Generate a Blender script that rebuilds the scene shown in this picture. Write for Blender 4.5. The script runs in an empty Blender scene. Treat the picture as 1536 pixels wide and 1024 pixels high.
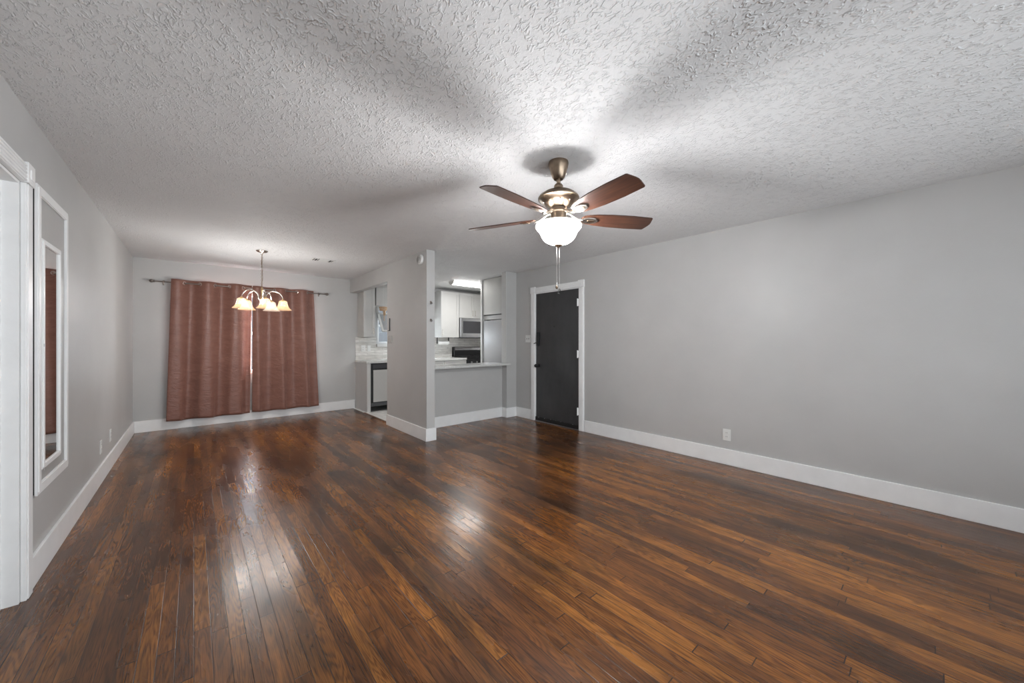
import bpy, bmesh, math, random
from mathutils import Vector, Matrix
random.seed(7)
SC = bpy.context.scene
COL = SC.collection
PI = math.pi
# ------------------------------------------------------------------ camera
F_PX = 551.0
YAW = math.atan2(477, 551)
CAM_H = 1.27
cd = bpy.data.cameras.new('camera'); cam = bpy.data.objects.new('camera', cd); COL.objects.link(cam)
cd.sensor_width = 36.0; cd.lens = 36.0 * F_PX / 1536.0; cd.clip_start = 0.02
cam.location = (0, 0, CAM_H); cam.rotation_euler = (PI / 2, 0, -YAW)
SC.camera = cam
# ------------------------------------------------------------------ view + world
SC.view_settings.view_transform = 'Standard'; SC.view_settings.look = 'None'
SC.view_settings.exposure = 1.0; SC.view_settings.gamma = 1.0
SC.view_settings.use_curve_mapping = False
w = bpy.data.worlds.new('daylight'); SC.world = w; w.use_nodes = True
bg = w.node_tree.nodes['Background']; bg.inputs[0].default_value = (0.88, 0.93, 1.0, 1); bg.inputs[1].default_value = 0.22
# ------------------------------------------------------------------ lights
def area(name, loc, rot, sx, sy, power, col=(1, 1, 1)):
    l = bpy.data.lights.new(name, 'AREA'); l.shape = 'RECTANGLE'; l.size = sx; l.size_y = sy
    l.energy = power; l.color = col
    o = bpy.data.objects.new(name, l); COL.objects.link(o); o.location = loc; o.rotation_euler = rot
    return o
def bulb(name, loc, power, r, col=(1, 1, 1), parent=None):
    l = bpy.data.lights.new(name, 'POINT'); l.energy = power; l.shadow_soft_size = r; l.color = col
    o = bpy.data.objects.new(name, l); COL.objects.link(o); o.location = loc
    return o
# added fill from an unseen rear window; daylight through the dining and kitchen windows
area('fill_light_rear', (1.75, -1.62, 1.25), (PI / 2 + 0.1, 0, 0), 4.3, 2.0, 84, (0.97, 0.985, 1.0))
area('daylight_dining', (0.68, 7.55, 1.2), (-PI / 2, 0, 0), 1.7, 1.9, 330, (0.95, 0.97, 1.0))
area('daylight_kitchen', (3.44, 7.52, 1.6), (-PI / 2 - 0.35, 0, 0), 0.5, 0.7, 48, (0.95, 0.97, 1.0))
FAN = (1.80, 1.615)
for dx in (-0.045, 0.045):
    bulb('fan_bulb', (FAN[0] + dx * 0.7, FAN[1] + dx * 0.7, 1.965), 35, 0.045, (0.98, 0.985, 1.0))
area('kitchen_tube_light', (4.1, 6.08, 2.355), (0, 0, 0), 0.72, 0.12, 7.5, (1.0, 0.99, 0.97))

# ------------------------------------------------------------------ node helpers
class NT:
    def __init__(s, name):
        s.m = bpy.data.materials.new(name); s.m.use_nodes = True
        s.t = s.m.node_tree; s.n = s.t.nodes; s.b = s.n['Principled BSDF']; s.out = s.n['Material Output']
    def add(s, typ, **kw):
        n = s.n.new(typ)
        for k, v in kw.items(): setattr(n, k, v)
        return n
    def link(s, a, b): s.t.links.new(a, b)
    def math(s, op, a, b=None, c=None):
        n = s.n.new('ShaderNodeMath'); n.operation = op
        for i, v in enumerate((a, b, c)):
            if v is None: continue
            if isinstance(v, (int, float)): n.inputs[i].default_value = v
            else: s.link(v, n.inputs[i])
        return n.outputs[0]
    def noise(s, vec, scale, detail=2.0, rough=0.5, dist=0.0):
        n = s.n.new('ShaderNodeTexNoise'); n.inputs['Scale'].default_value = scale
        n.inputs['Detail'].default_value = detail; n.inputs['Roughness'].default_value = rough
        n.inputs['Distortion'].default_value = dist
        if vec is not None: s.link(vec, n.inputs['Vector'])
        return n.outputs['Fac']
    def coord(s): return s.n.new('ShaderNodeTexCoord').outputs['Object']
    def mapping(s, vec, scale=(1, 1, 1), rot=(0, 0, 0)):
        n = s.n.new('ShaderNodeMapping'); n.inputs['Scale'].default_value = scale; n.inputs['Rotation'].default_value = rot
        s.link(vec, n.inputs['Vector']); return n.outputs[0]
    def ramp(s, fac, stops, interp='LINEAR'):
        n = s.n.new('ShaderNodeValToRGB'); n.color_ramp.interpolation = interp
        e = n.color_ramp.elements
        while len(e) < len(stops): e.new(0.5)
        for el, (p, c) in zip(e, stops):
            el.position = p; el.color = (c[0], c[1], c[2], 1) if hasattr(c, '__len__') else (c, c, c, 1)
        s.link(fac, n.inputs[0]); return n.outputs[0]
    def mix(s, fac, a, b, blend='MIX'):
        n = s.n.new('ShaderNodeMix'); n.data_type = 'RGBA'; n.blend_type = blend
        for i, v in ((0, fac), (6, a), (7, b)):
            if isinstance(v, (int, float)): n.inputs[i].default_value = v
            elif isinstance(v, tuple): n.inputs[i].default_value = (*v, 1)
            else: s.link(v, n.inputs[i])
        return n.outputs[2]
    def bump(s, h, strength, dist, normal=None):
        n = s.n.new('ShaderNodeBump'); n.inputs['Strength'].default_value = strength; n.inputs['Distance'].default_value = dist
        s.link(h, n.inputs['Height'])
        if normal is not None: s.link(normal, n.inputs['Normal'])
        return n.outputs[0]
    def smooth(s, v, lo, hi, a=0.0, b=1.0):
        n = s.n.new('ShaderNodeMapRange'); n.interpolation_type = 'SMOOTHSTEP'
        s.link(v, n.inputs[0]); n.inputs[1].default_value = lo; n.inputs[2].default_value = hi
        n.inputs[3].default_value = a; n.inputs[4].default_value = b
        return n.outputs[0]

def pbr(name, col, rough=0.5, metal=0.0, var=0.04, vscale=6, bump=0.0, bscale=60, spec=None, coat=0.0, sheen=0.0):
    q = NT(name); c = q.coord(); f = q.noise(c, vscale, 3)
    lo = tuple(max(0, x * (1 - var)) for x in col); hi = tuple(min(1, x * (1 + var)) for x in col)
    q.link(q.ramp(f, [(0.3, lo), (0.7, hi)]), q.b.inputs['Base Color'])
    q.b.inputs['Roughness'].default_value = rough; q.b.inputs['Metallic'].default_value = metal
    if spec is not None: q.b.inputs['Specular IOR Level'].default_value = spec
    q.b.inputs['Coat Weight'].default_value = coat
    q.b.inputs['Sheen Weight'].default_value = sheen
    if bump: q.link(q.bump(q.noise(c, bscale, 3), bump, 0.002), q.b.inputs['Normal'])
    return q.m

M = {}
M['wall'] = pbr('grey_wall_paint', (0.50, 0.495, 0.485), 0.42, var=0.03, vscale=2.5, bump=0.25, bscale=140)
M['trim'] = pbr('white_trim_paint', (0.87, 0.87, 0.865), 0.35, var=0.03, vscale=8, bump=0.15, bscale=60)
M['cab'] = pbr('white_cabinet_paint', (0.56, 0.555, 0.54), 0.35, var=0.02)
M['cabgrey'] = pbr('greige_cabinet_door', (0.50, 0.495, 0.47), 0.4, var=0.02)
M['quartz'] = pbr('pale_quartz', (0.62, 0.62, 0.60), 0.18, var=0.10, vscale=40)
M['plastic'] = pbr('white_plastic', (0.75, 0.75, 0.73), 0.35, var=0.01)
M['dark'] = pbr('black_plastic', (0.012, 0.012, 0.013), 0.35, var=0.1)
M['slot'] = pbr('dark_slot_and_shade', (0.03, 0.03, 0.03), 0.7, var=0.1)
M['steel'] = pbr('brushed_steel', (0.55, 0.55, 0.56), 0.3, 1.0, var=0.05, vscale=30)
M['nickel'] = pbr('satin_nickel', (0.62, 0.58, 0.53), 0.25, 1.0, var=0.05)
M['bronze'] = pbr('antique_brass', (0.27, 0.205, 0.15), 0.3, 1.0, var=0.15, vscale=30)
M['brass'] = pbr('polished_brass', (0.75, 0.52, 0.30), 0.25, 1.0, var=0.05)
M['rod'] = pbr('dark_bronze_rod', (0.22, 0.19, 0.17), 0.35, 0.9, var=0.1)
M['chrome'] = pbr('chrome', (0.8, 0.78, 0.76), 0.15, 1.0, var=0.02)
M['glassdark'] = pbr('dark_oven_glass', (0.05, 0.05, 0.055), 0.12, var=0.05)
M['tan'] = pbr('tan_wood', (0.55, 0.38, 0.24), 0.5, var=0.15, vscale=30)
M['paper'] = pbr('white_paper', (0.8, 0.8, 0.79), 0.9, var=0.02)
M['fridge'] = pbr('grey_fridge_steel', (0.50, 0.50, 0.505), 0.25, 0.4, var=0.05, vscale=3)
M['panelgrey'] = pbr('grey_panel_paint', (0.40, 0.395, 0.385), 0.35, var=0.03)
M['vinyl'] = pbr('white_vinyl', (0.72, 0.72, 0.71), 0.4, var=0.01)

def mat_mirror():
    q = NT('mirror_glass'); c = q.coord()
    q.link(q.ramp(q.noise(c, 1.5, 2), [(0.3, (0.62, 0.63, 0.62)), (0.7, (0.68, 0.69, 0.68))]), q.b.inputs['Base Color'])
    q.b.inputs['Metallic'].default_value = 1; q.b.inputs['Roughness'].default_value = 0.02
    return q.m
M['mirror'] = mat_mirror()

def mat_ceiling():
    q = NT('stomped_ceiling_texture'); c = q.coord()
    q.b.inputs['Roughness'].default_value = 0.75
    def strokes(scale, ang, stretch, centre, width, dist):
        n_ = q.noise(q.mapping(c, (1, stretch, 1), (0, 0, ang)), scale, 1.0, 0.5, dist)
        return q.smooth(q.math('ABSOLUTE', q.math('SUBTRACT', n_, centre)), 0.0, width, 1.0, 0.0)
    def patch(scale, ang, lo, hi):
        return q.smooth(q.noise(q.mapping(c, (1, 1, 1), (0, 0, ang)), scale, 2.0, 0.6), lo, hi)
    h = q.math('MULTIPLY', strokes(40, 0.3, 0.6, 0.5, 0.075, 0.5), patch(24, 0.0, 0.48, 0.58))
    h = q.math('ADD', h, q.math('MULTIPLY', strokes(46, 1.5, 0.55, 0.47, 0.07, 0.4), patch(27, 2.0, 0.50, 0.60)))
    h = q.math('ADD', h, q.math('MULTIPLY', strokes(36, 2.6, 0.55, 0.52, 0.065, 0.6), patch(20, 1.1, 0.50, 0.60)))
    h = q.math('ADD', h, q.math('MULTIPLY', q.noise(c, 110, 2), 0.5))
    q.link(q.ramp(q.noise(c, 1.2, 2), [(0.3, (0.74, 0.74, 0.74)), (0.7, (0.78, 0.78, 0.78))]), q.b.inputs['Base Color'])
    q.link(q.bump(h, 1.0, 0.0027), q.b.inputs['Normal'])
    return q.m
M['ceiling'] = mat_ceiling()

def mat_floor():
    q = NT('stained_oak_strip_floor'); c = q.coord()
    sep = q.add('ShaderNodeSeparateXYZ'); q.link(c, sep.inputs[0]); X, Y = sep.outputs[0], sep.outputs[1]
    PW = 0.057
    xr = q.math('DIVIDE', X, PW); row = q.math('FLOOR', xr); fx = q.math('FRACT', xr)
    wn = q.add('ShaderNodeTexWhiteNoise', noise_dimensions='1D'); q.link(row, wn.inputs['W'])
    yl = q.math('ADD', q.math('DIVIDE', Y, 1.05), q.math('MULTIPLY', wn.outputs['Value'], 13.7))
    colm = q.math('FLOOR', yl); fy = q.math('FRACT', yl)
    cmb = q.add('ShaderNodeCombineXYZ'); q.link(row, cmb.inputs[0]); q.link(colm, cmb.inputs[1])
    wn2 = q.add('ShaderNodeTexWhiteNoise', noise_dimensions='2D'); q.link(cmb.outputs[0], wn2.inputs['Vector'])
    rnd = wn2.outputs['Value']
    # per plank shifted grain coordinates
    gv = q.add('ShaderNodeCombineXYZ')
    q.link(q.math('ADD', q.math('MULTIPLY', X, 1.0), q.math('MULTIPLY', rnd, 9.0)), gv.inputs[0])
    q.link(q.math('ADD', Y, q.math('MULTIPLY', rnd, 31.0)), gv.inputs[1])
    g0 = q.noise(q.mapping(gv.outputs[0], (13, 1.1, 1)), 1.0, 2, 0.5, 0.6)
    rings = q.math('FRACT', q.math('MULTIPLY', g0, 17.0))
    rings = q.math('ABSOLUTE', q.math('SUBTRACT', rings, 0.5))
    cath = q.smooth(rings, 0.05, 0.42)
    pores = q.noise(q.mapping(gv.outputs[0], (260, 9, 1)), 1.0, 3, 0.65)
    pore = q.smooth(pores, 0.38, 0.62)
    blotch = q.noise(q.mapping(c, (3.2, 0.8, 1)), 1.0, 3, 0.6, 0.5)
    blot2 = q.noise(q.mapping(c, (9, 1.6, 1)), 1.0, 4, 0.65, 0.8)
    tone = q.math('ADD', q.math('MULTIPLY', rnd, 0.42), q.math('MULTIPLY', blot2, 0.62))
    base = q.ramp(tone, [(0.14, (0.075, 0.028, 0.011)), (0.36, (0.170, 0.062, 0.018)), (0.56, (0.280, 0.105, 0.024)),
                         (0.74, (0.400, 0.158, 0.034)), (0.95, (0.520, 0.225, 0.052))])
    g = q.math('ADD', q.math('MULTIPLY', cath, 0.5), q.math('MULTIPLY', pore, 0.5))
    base = q.mix(1.0, base, q.ramp(g, [(0.05, (0.42, 0.38, 0.36)), (0.5, (0.85, 0.84, 0.82)), (1.0, (1.22, 1.2, 1.15))]), 'MULTIPLY')
    base = q.mix(1.0, base, q.ramp(blotch, [(0.33, (0.26, 0.26, 0.28)), (0.50, (0.64, 0.62, 0.58)), (0.72, (0.95, 0.90, 0.74))]), 'MULTIPLY')
    # seams
    ex = q.math('MINIMUM', fx, q.math('SUBTRACT', 1.0, fx))
    ey = q.math('MINIMUM', fy, q.math('SUBTRACT', 1.0, fy))
    sx = q.smooth(ex, 0.008, 0.035); sy = q.smooth(ey, 0.0008, 0.003)
    seam = q.math('MULTIPLY', sx, sy)
    base = q.mix(seam, (0.022, 0.010, 0.006), base)
    q.link(base, q.b.inputs['Base Color'])
    q.link(q.ramp(q.noise(q.mapping(c, (5, 1.5, 1)), 1.0, 3), [(0.3, 0.20), (0.7, 0.34)]), q.b.inputs['Roughness'])
    q.b.inputs['Specular IOR Level'].default_value = 0.45
    q.b.inputs['Coat Weight'].default_value = 0.12; q.b.inputs['Coat Roughness'].default_value = 0.18
    # cupping of each strip, a small random tilt, gentle waves
    cup = q.math('MULTIPLY', q.math('POWER', q.math('SUBTRACT', fx, 0.5), 2.0), 1.6)
    tilt = q.math('MULTIPLY', q.math('SUBTRACT', fx, 0.5), q.math('SUBTRACT', rnd, 0.5))
    wav = q.noise(q.mapping(gv.outputs[0], (6, 5, 1)), 1.0, 2)
    h = q.math('ADD', cup, q.math('MULTIPLY', tilt, 0.8))
    h = q.math('ADD', h, q.math('MULTIPLY', wav, 0.3))
    h = q.math('ADD', h, q.math('MULTIPLY', seam, 0.5))
    h = q.math('ADD', h, q.math('MULTIPLY', g, 0.07))
    nb = q.bump(h, 0.45, 0.0011)
    q.link(nb, q.b.inputs['Normal']); q.link(nb, q.b.inputs['Coat Normal'])
    return q.m
M['floor'] = mat_floor()

def mat_tile(name, c1, c2, mortar, w_, h_, axis, rough=0.3, ms=0.004):
    q = NT(name); c = q.coord()
    rot = (PI / 2, 0, 0) if axis == 'XZ' else (0, 0, 0)
    v = c
    if axis == 'XZ':
        sep = q.add('ShaderNodeSeparateXYZ'); q.link(c, sep.inputs[0]); cb = q.add('ShaderNodeCombineXYZ')
        q.link(sep.outputs[0], cb.inputs[0]); q.link(sep.outputs[2], cb.inputs[1]); v = cb.outputs[0]
    br = q.add('ShaderNodeTexBrick'); q.link(v, br.inputs['Vector'])
    br.inputs['Scale'].default_value = 1; br.inputs['Brick Width'].default_value = w_; br.inputs['Row Height'].default_value = h_
    br.inputs['Mortar Size'].default_value = ms
    br.inputs['Color1'].default_value = (*c1, 1); br.inputs['Color2'].default_value = (*c2, 1); br.inputs['Mortar'].default_value = (*mortar, 1)
    n = q.ramp(q.noise(q.mapping(c, (4, 4, 18)), 2.0, 3), [(0.3, 0.85), (0.7, 1.12)])
    q.link(q.mix(1.0, br.outputs[0], n, 'MULTIPLY'), q.b.inputs['Base Color'])
    q.b.inputs['Roughness'].default_value = rough
    q.link(q.bump(br.outputs['Fac'], 0.3, -0.002), q.b.inputs['Normal'])
    return q.m
M['splash'] = mat_tile('marble_strip_backsplash', (0.62, 0.60, 0.56), (0.76, 0.74, 0.71), (0.55, 0.53, 0.50), 0.30, 0.05, 'XZ')
M['kfloor'] = mat_tile('pale_kitchen_tile', (0.76, 0.75, 0.73), (0.80, 0.79, 0.77), (0.6, 0.59, 0.58), 0.4, 0.4, 'XY', 0.3)

def mat_walnut():
    q = NT('walnut_fan_blade'); c = q.coord()
    v = q.mapping(c, (3, 55, 20))
    f = q.noise(v, 1.0, 4, 0.6, 0.4)
    q.link(q.ramp(f, [(0.3, (0.022, 0.009, 0.006)), (0.55, (0.058, 0.022, 0.012)), (0.8, (0.105, 0.042, 0.020))]), q.b.inputs['Base Color'])
    q.b.inputs['Roughness'].default_value = 0.3
    return q.m
M['walnut'] = mat_walnut()

def mat_curtain():
    q = NT('brown_satin_curtain'); c = q.coord()
    f = q.noise(q.mapping(c, (2, 2, 5)), 2.0, 4, 0.6)
    q.link(q.ramp(f, [(0.3, (0.200, 0.086, 0.062)), (0.7, (0.255, 0.118, 0.088))]), q.b.inputs['Base Color'])
    q.b.inputs['Roughness'].default_value = 0.42
    q.b.inputs['Sheen Weight'].default_value = 0.35; q.b.inputs['Sheen Roughness'].default_value = 0.4
    # crumpled satin: diagonal creases
    g = q.noise(q.mapping(c, (11, 11, 24), (0, 0.7, 0)), 1.0, 3, 0.55, 0.8)
    q.link(q.bump(g, 0.7, 0.014), q.b.inputs['Normal'])
    tl = q.add('ShaderNodeBsdfTranslucent'); tl.inputs[0].default_value = (0.42, 0.20, 0.15, 1)
    mx = q.add('ShaderNodeMixShader'); mx.inputs[0].default_value = 0.03
    q.link(q.b.outputs[0], mx.inputs[1]); q.link(tl.outputs[0], mx.inputs[2]); q.link(mx.outputs[0], q.out.inputs[0])
    return q.m
M['curtain'] = mat_curtain()

def mat_glow(name, col, strength, transp=0.5, base=(0.85, 0.83, 0.8), grad=False):
    q = NT(name); c = q.coord()
    n = q.n; q.n.remove(q.b)
    em = q.add('ShaderNodeEmission'); em.inputs[1].default_value = strength
    if grad:      # the outer face of the frosted glass glows, the inside does not
        ge = q.add('ShaderNodeNewGeometry'); q.link(q.math('MULTIPLY', q.math('SUBTRACT', 1.0, ge.outputs['Backfacing']), strength), em.inputs[1])
    f = q.noise(c, 14, 3, 0.5, 1.5)
    q.link(q.ramp(f, [(0.3, tuple(x * 0.8 for x in col)), (0.65, col)]), em.inputs[0])
    tr = q.add('ShaderNodeBsdfTransparent')
    df = q.add('ShaderNodeBsdfPrincipled'); df.inputs['Base Color'].default_value = (*base, 1); df.inputs['Roughness'].default_value = 0.25
    m1 = q.add('ShaderNodeMixShader'); m1.inputs[0].default_value = transp; q.link(df.outputs[0], m1.inputs[1]); q.link(tr.outputs[0], m1.inputs[2])
    ad = q.add('ShaderNodeAddShader'); q.link(m1.outputs[0], ad.inputs[0]); q.link(em.outputs[0], ad.inputs[1])
    q.link(ad.outputs[0], q.out.inputs[0])
    return q.m
M['bowl'] = mat_glow('lit_frosted_bowl', (0.98, 0.985, 1.0), 3.0, 0.5)
M['bowltop'] = mat_glow('denser_frosted_shoulder', (0.98, 0.985, 1.0), 1.5, 0.2)  # made denser than the bowl to dim the bright ring on the ceiling
M['shade'] = mat_glow('warm_lit_alabaster_shade', (1.0, 0.60, 0.30), 0.30, 0.85, (0.14, 0.095, 0.06))
M['shadedim'] = mat_glow('dim_alabaster_shade', (1.0, 0.75, 0.58), 0.20, 0.85, (0.14, 0.12, 0.095))
M['diffuser'] = mat_glow('lit_tube_diffuser', (1.0, 0.99, 0.97), 7.0, 0.0)

def mat_pane(name='window_glass', tint=(0.9, 0.93, 0.95)):
    q = NT(name); q.n.remove(q.b)
    gl = q.add('ShaderNodeBsdfGlossy'); gl.inputs['Roughness'].default_value = 0.03
    tr = q.add('ShaderNodeBsdfTransparent'); tr.inputs[0].default_value = (*tint, 1)
    fr = q.add('ShaderNodeFresnel'); fr.inputs[0].default_value = 1.4
    m = q.add('ShaderNodeMixShader'); q.link(fr.outputs[0], m.inputs[0]); q.link(tr.outputs[0], m.inputs[1]); q.link(gl.outputs[0], m.inputs[2])
    q.link(m.outputs[0], q.out.inputs[0]); return q.m
M['pane'] = mat_pane()
M['clear'] = mat_pane('clear_acrylic', (0.75, 0.75, 0.74))

def mat_door():
    q = NT('worn_black_door_paint'); c = q.coord()
    n = q.noise(q.mapping(c, (3, 3, 1)), 2.0, 4, 0.6)
    q.link(q.ramp(n, [(0.3, (0.026, 0.026, 0.028)), (0.7, (0.044, 0.044, 0.046))]), q.b.inputs['Base Color'])
    q.b.inputs['Specular IOR Level'].default_value = 0.8
    q.link(q.ramp(q.noise(c, 7, 3), [(0.3, 0.36), (0.7, 0.52)]), q.b.inputs['Roughness'])
    q.link(q.bump(q.noise(c, 60, 3), 0.35, 0.003), q.b.inputs['Normal'])
    return q.m
M['blackdoor'] = mat_door()
def mat_sweep():
    q = NT('chipped_door_sweep'); c = q.coord()
    n = q.noise(q.mapping(c, (20, 30, 60)), 1.0, 3)
    q.link(q.ramp(n, [(0.57, (0.012, 0.012, 0.012)), (0.64, (0.5, 0.5, 0.48))]), q.b.inputs['Base Color'])
    return q.m
M['sweep'] = mat_sweep()

# ------------------------------------------------------------------ mesh helpers
class MB:
    def __init__(s): s.bm = bmesh.new()
    def box(s, x0, x1, y0, y1, z0, z1, bev=0.0):
        r = bmesh.ops.create_cube(s.bm, size=1.0)
        vs = r['verts']
        bmesh.ops.scale(s.bm, verts=vs, vec=(x1 - x0, y1 - y0, z1 - z0))
        bmesh.ops.translate(s.bm, verts=vs, vec=((x0 + x1) / 2, (y0 + y1) / 2, (z0 + z1) / 2))
        if bev:
            es = list({e for v in vs for e in v.link_edges})
            bmesh.ops.bevel(s.bm, geom=es, offset=bev, segments=2, affect='EDGES', profile=0.5)
        return s
    def lathe(s, prof, cx=0, cy=0, seg=32, axis='Z', flute=0, amp=0, tr=None):
        rings = []
        for (r, z) in prof:
            ring = []
            for i in range(seg):
                a = 2 * PI * i / seg
                rr = r * (1 + (amp * math.cos(flute * a) if flute else 0))
                p = Vector((rr * math.cos(a), rr * math.sin(a), z))
                if axis == 'X': p = Vector((p.z, p.x, p.y))
                elif axis == 'Y': p = Vector((p.x, p.z, p.y))
                p = p + Vector((cx, cy, 0)) if tr is None else tr @ p
                ring.append(s.bm.verts.new(p))
            rings.append(ring)
        for a, b in zip(rings, rings[1:]):
            for i in range(seg):
                s.bm.faces.new((a[i], a[(i + 1) % seg], b[(i + 1) % seg], b[i]))
        for ring, flip in ((rings[0], True), (rings[-1], False)):
            if prof[0 if flip else -1][0] > 1e-4 and not getattr(s, 'open', False):
                s.bm.faces.new(ring[::-1] if flip else ring)
        return s
    def cyl(s, p, q, r, seg=12, r2=None):
        p = Vector(p); q = Vector(q); return s.tube([p, q], [r, r if r2 is None else r2], seg)
    def tube(s, pts, r, seg=8):
        pts = [Vector(p) for p in pts]
        if isinstance(r, (int, float)): r = [r] * len(pts)
        rings = []; up = None
        for i, p in enumerate(pts):
            t = (pts[min(i + 1, len(pts) - 1)] - pts[max(i - 1, 0)]).normalized()
            if up is None:
                up = t.orthogonal().normalized()
            up = (up - t * up.dot(t)).normalized(); sd = t.cross(up)
            rings.append([s.bm.verts.new(p + (up * math.cos(2 * PI * k / seg) + sd * math.sin(2 * PI * k / seg)) * r[i]) for k in range(seg)])
        for a, b in zip(rings, rings[1:]):
            for i in range(seg): s.bm.faces.new((a[i], a[(i + 1) % seg], b[(i + 1) % seg], b[i]))
        s.bm.faces.new(rings[0][::-1]); s.bm.faces.new(rings[-1])
        return s
    def torus(s, c, R, r, nrm='Z', seg=20, m=8, sx=1, sy=1, rot=0):
        pts = []
        for i in range(seg):
            a = 2 * PI * i / seg; u, v = R * math.cos(a) * sx, R * math.sin(a) * sy
            pts.append((u, v))
        ring = []
        for i, (u, v) in enumerate(pts):
            a = 2 * PI * i / seg; row = []
            for k in range(m):
                b = 2 * PI * k / m; rr = r * math.cos(b); h = r * math.sin(b)
                uu = u + rr * math.cos(a); vv = v + rr * math.sin(a)
                if nrm == 'Z': P = Vector((uu, vv, h))
                elif nrm == 'X': P = Vector((h, uu, vv))
                else: P = Vector((uu, h, vv))
                if rot: P = Matrix.Rotation(rot, 3, 'Z') @ P
                row.append(s.bm.verts.new(P + Vector(c)))
            ring.append(row)
        for i in range(seg):
            for k in range(m):
                s.bm.faces.new((ring[i][k], ring[(i + 1) % seg][k], ring[(i + 1) % seg][(k + 1) % m], ring[i][(k + 1) % m]))
        return s
    def prism(s, poly, z0, z1, fn=None):
        fn = fn or (lambda x, y, z: (x, y, z))
        a = [s.bm.verts.new(fn(x, y, z0)) for x, y in poly]; b = [s.bm.verts.new(fn(x, y, z1)) for x, y in poly]
        n = len(poly)
        for i in range(n): s.bm.faces.new((a[i], a[(i + 1) % n], b[(i + 1) % n], b[i]))
        s.bm.faces.new(a[::-1]); s.bm.faces.new(b); return s
    def sphere(s, c, r, sz=1.0, seg=16):
        m_ = Matrix.Translation(Vector(c)) @ Matrix.Diagonal((1, 1, sz, 1))
        bmesh.ops.create_uvsphere(s.bm, u_segments=seg, v_segments=seg // 2, radius=r, matrix=m_); return s
    def build(s, name, mat, parent=None, smooth=False, origin=None, loc=None):
        bmesh.ops.recalc_face_normals(s.bm, faces=s.bm.faces)
        me = bpy.data.meshes.new(name)
        org = Vector(origin) if origin is not None else Vector((0, 0, 0))
        if org.length: bmesh.ops.translate(s.bm, verts=s.bm.verts, vec=-org)
        s.bm.to_mesh(me); s.bm.free()
        if smooth:
            try: me.shade_smooth()
            except Exception: pass
        o = bpy.data.objects.new(name, me); COL.objects.link(o)
        me.materials.append(M[mat] if isinstance(mat, str) else mat)
        if parent is not None:
            o.parent = parent
            o.location = org - abs_loc(parent)
        else: o.location = org
        if smooth:
            try:
                md = o.modifiers.new('split', 'EDGE_SPLIT'); md.split_angle = math.radians(38)
            except Exception: pass
        return o
def abs_loc(o):
    v = Vector(o.location)
    while o.parent: o = o.parent; v += Vector(o.location)
    return v
def thing(name, label, cat, loc, group=None):
    o = bpy.data.objects.new(name, None); COL.objects.link(o); o.location = loc; o.empty_display_size = 0.05
    tag(o, label, cat, group); return o
def tag(o, label=None, cat=None, group=None, kind=None):
    if label: o['label'] = label
    if cat: o['category'] = cat
    if group: o['group'] = group
    if kind: o['kind'] = kind
    return o
def struct(o, label=None, cat=None): return tag(o, label, cat, None, 'structure')
def center(bm):
    xs = [v.co for v in bm.verts]
    return Vector(((min(p.x for p in xs) + max(p.x for p in xs)) / 2, (min(p.y for p in xs) + max(p.y for p in xs)) / 2, min(p.z for p in xs)))
def copy_tree(o, parent=None):
    c = o.copy(); COL.objects.link(c); c.parent = parent
    for ch in list(o.children): copy_tree(ch, c)
    return c

# ------------------------------------------------------------------ room dimensions
H = 2.44
XL, XR, YB, YR = -0.64, 4.165, 7.27, -1.4     # left, right, back, rear
XK = 5.40                                    # kitchen right wall
PX0, PX1, PY0, PY1 = 2.235, 2.35, 4.24, 5.50  # partition
SY0, SY1, SX = 4.70, 4.82, 3.95              # stub wall
BH = 0.16; BT = 0.016                        # baseboard

# floor & ceiling
struct(MB().box(-1.2, 2.29, YR - .12, YB, -0.1, 0).box(2.29, 4.29, YR - .12, 4.90, -0.1, 0).build('floor', 'floor'),
       'glossy stained narrow strip oak floor', 'floor')
struct(MB().box(2.29, XK, 4.90, YB, -0.1, 0.0).build('floor_kitchen', 'kfloor'), 'pale tile floor of the kitchen', 'floor')
struct(MB().box(-1.2, XK + .12, YR - .12, YB + .12, H, H + 0.1).build('ceiling', 'ceiling'), 'light grey ceiling with stomped brush texture', 'ceiling')
# left wall with doorway Y 2.08..2.917
DL0, DL1, DZ = 2.10, 2.917, 2.05
struct(MB().box(XL - .12, XL, YR - .12, DL0, 0, H).box(XL - .12, XL, DL1, YB + .12, 0, H).box(XL - .12, XL, DL0, DL1, DZ, H).build('wall_left', 'wall'), 'grey painted left wall', 'wall')
# back wall with two window holes
WX0, WX1, WZ0, WZ1 = -0.08, 1.45, 0.76, 2.05
KX0, KX1, KZ0, KZ1 = 2.76, 3.70, 1.22, 1.96
b = MB()
b.box(XL, WX0, YB, YB + .12, 0, H).box(WX0, WX1, YB, YB + .12, 0, WZ0).box(WX0, WX1, YB, YB + .12, WZ1, H)
b.box(WX1, KX0, YB, YB + .12, 0, H).box(KX0, KX1, YB, YB + .12, 0, KZ0).box(KX0, KX1, YB, YB + .12, KZ1, H).box(KX1, XK + .12, YB, YB + .12, 0, H)
struct(b.build('wall_back', 'wall'), 'grey painted far wall behind the curtains', 'wall')
# right wall with entry door hole
DY0, DY1, DH = 3.335, 4.235, 2.045
struct(MB().box(XR, XR + .12, YR - .12, DY0, 0, H).box(XR, XR + .12, DY1, SY0, 0, H).box(XR, XR + .12, DY0, DY1, DH, H).build('wall_right', 'wall'), 'long grey painted right wall', 'wall')
struct(MB().box(SX, XK, SY0, SY1, 0, H).build('wall_kitchen_front', 'wall'), 'short grey wall return beside the bar counter', 'wall')
struct(MB().box(XK, XK + .12, SY0, YB, 0, H).build('wall_kitchen_right', 'trim'), 'kitchen right wall', 'wall')
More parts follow.
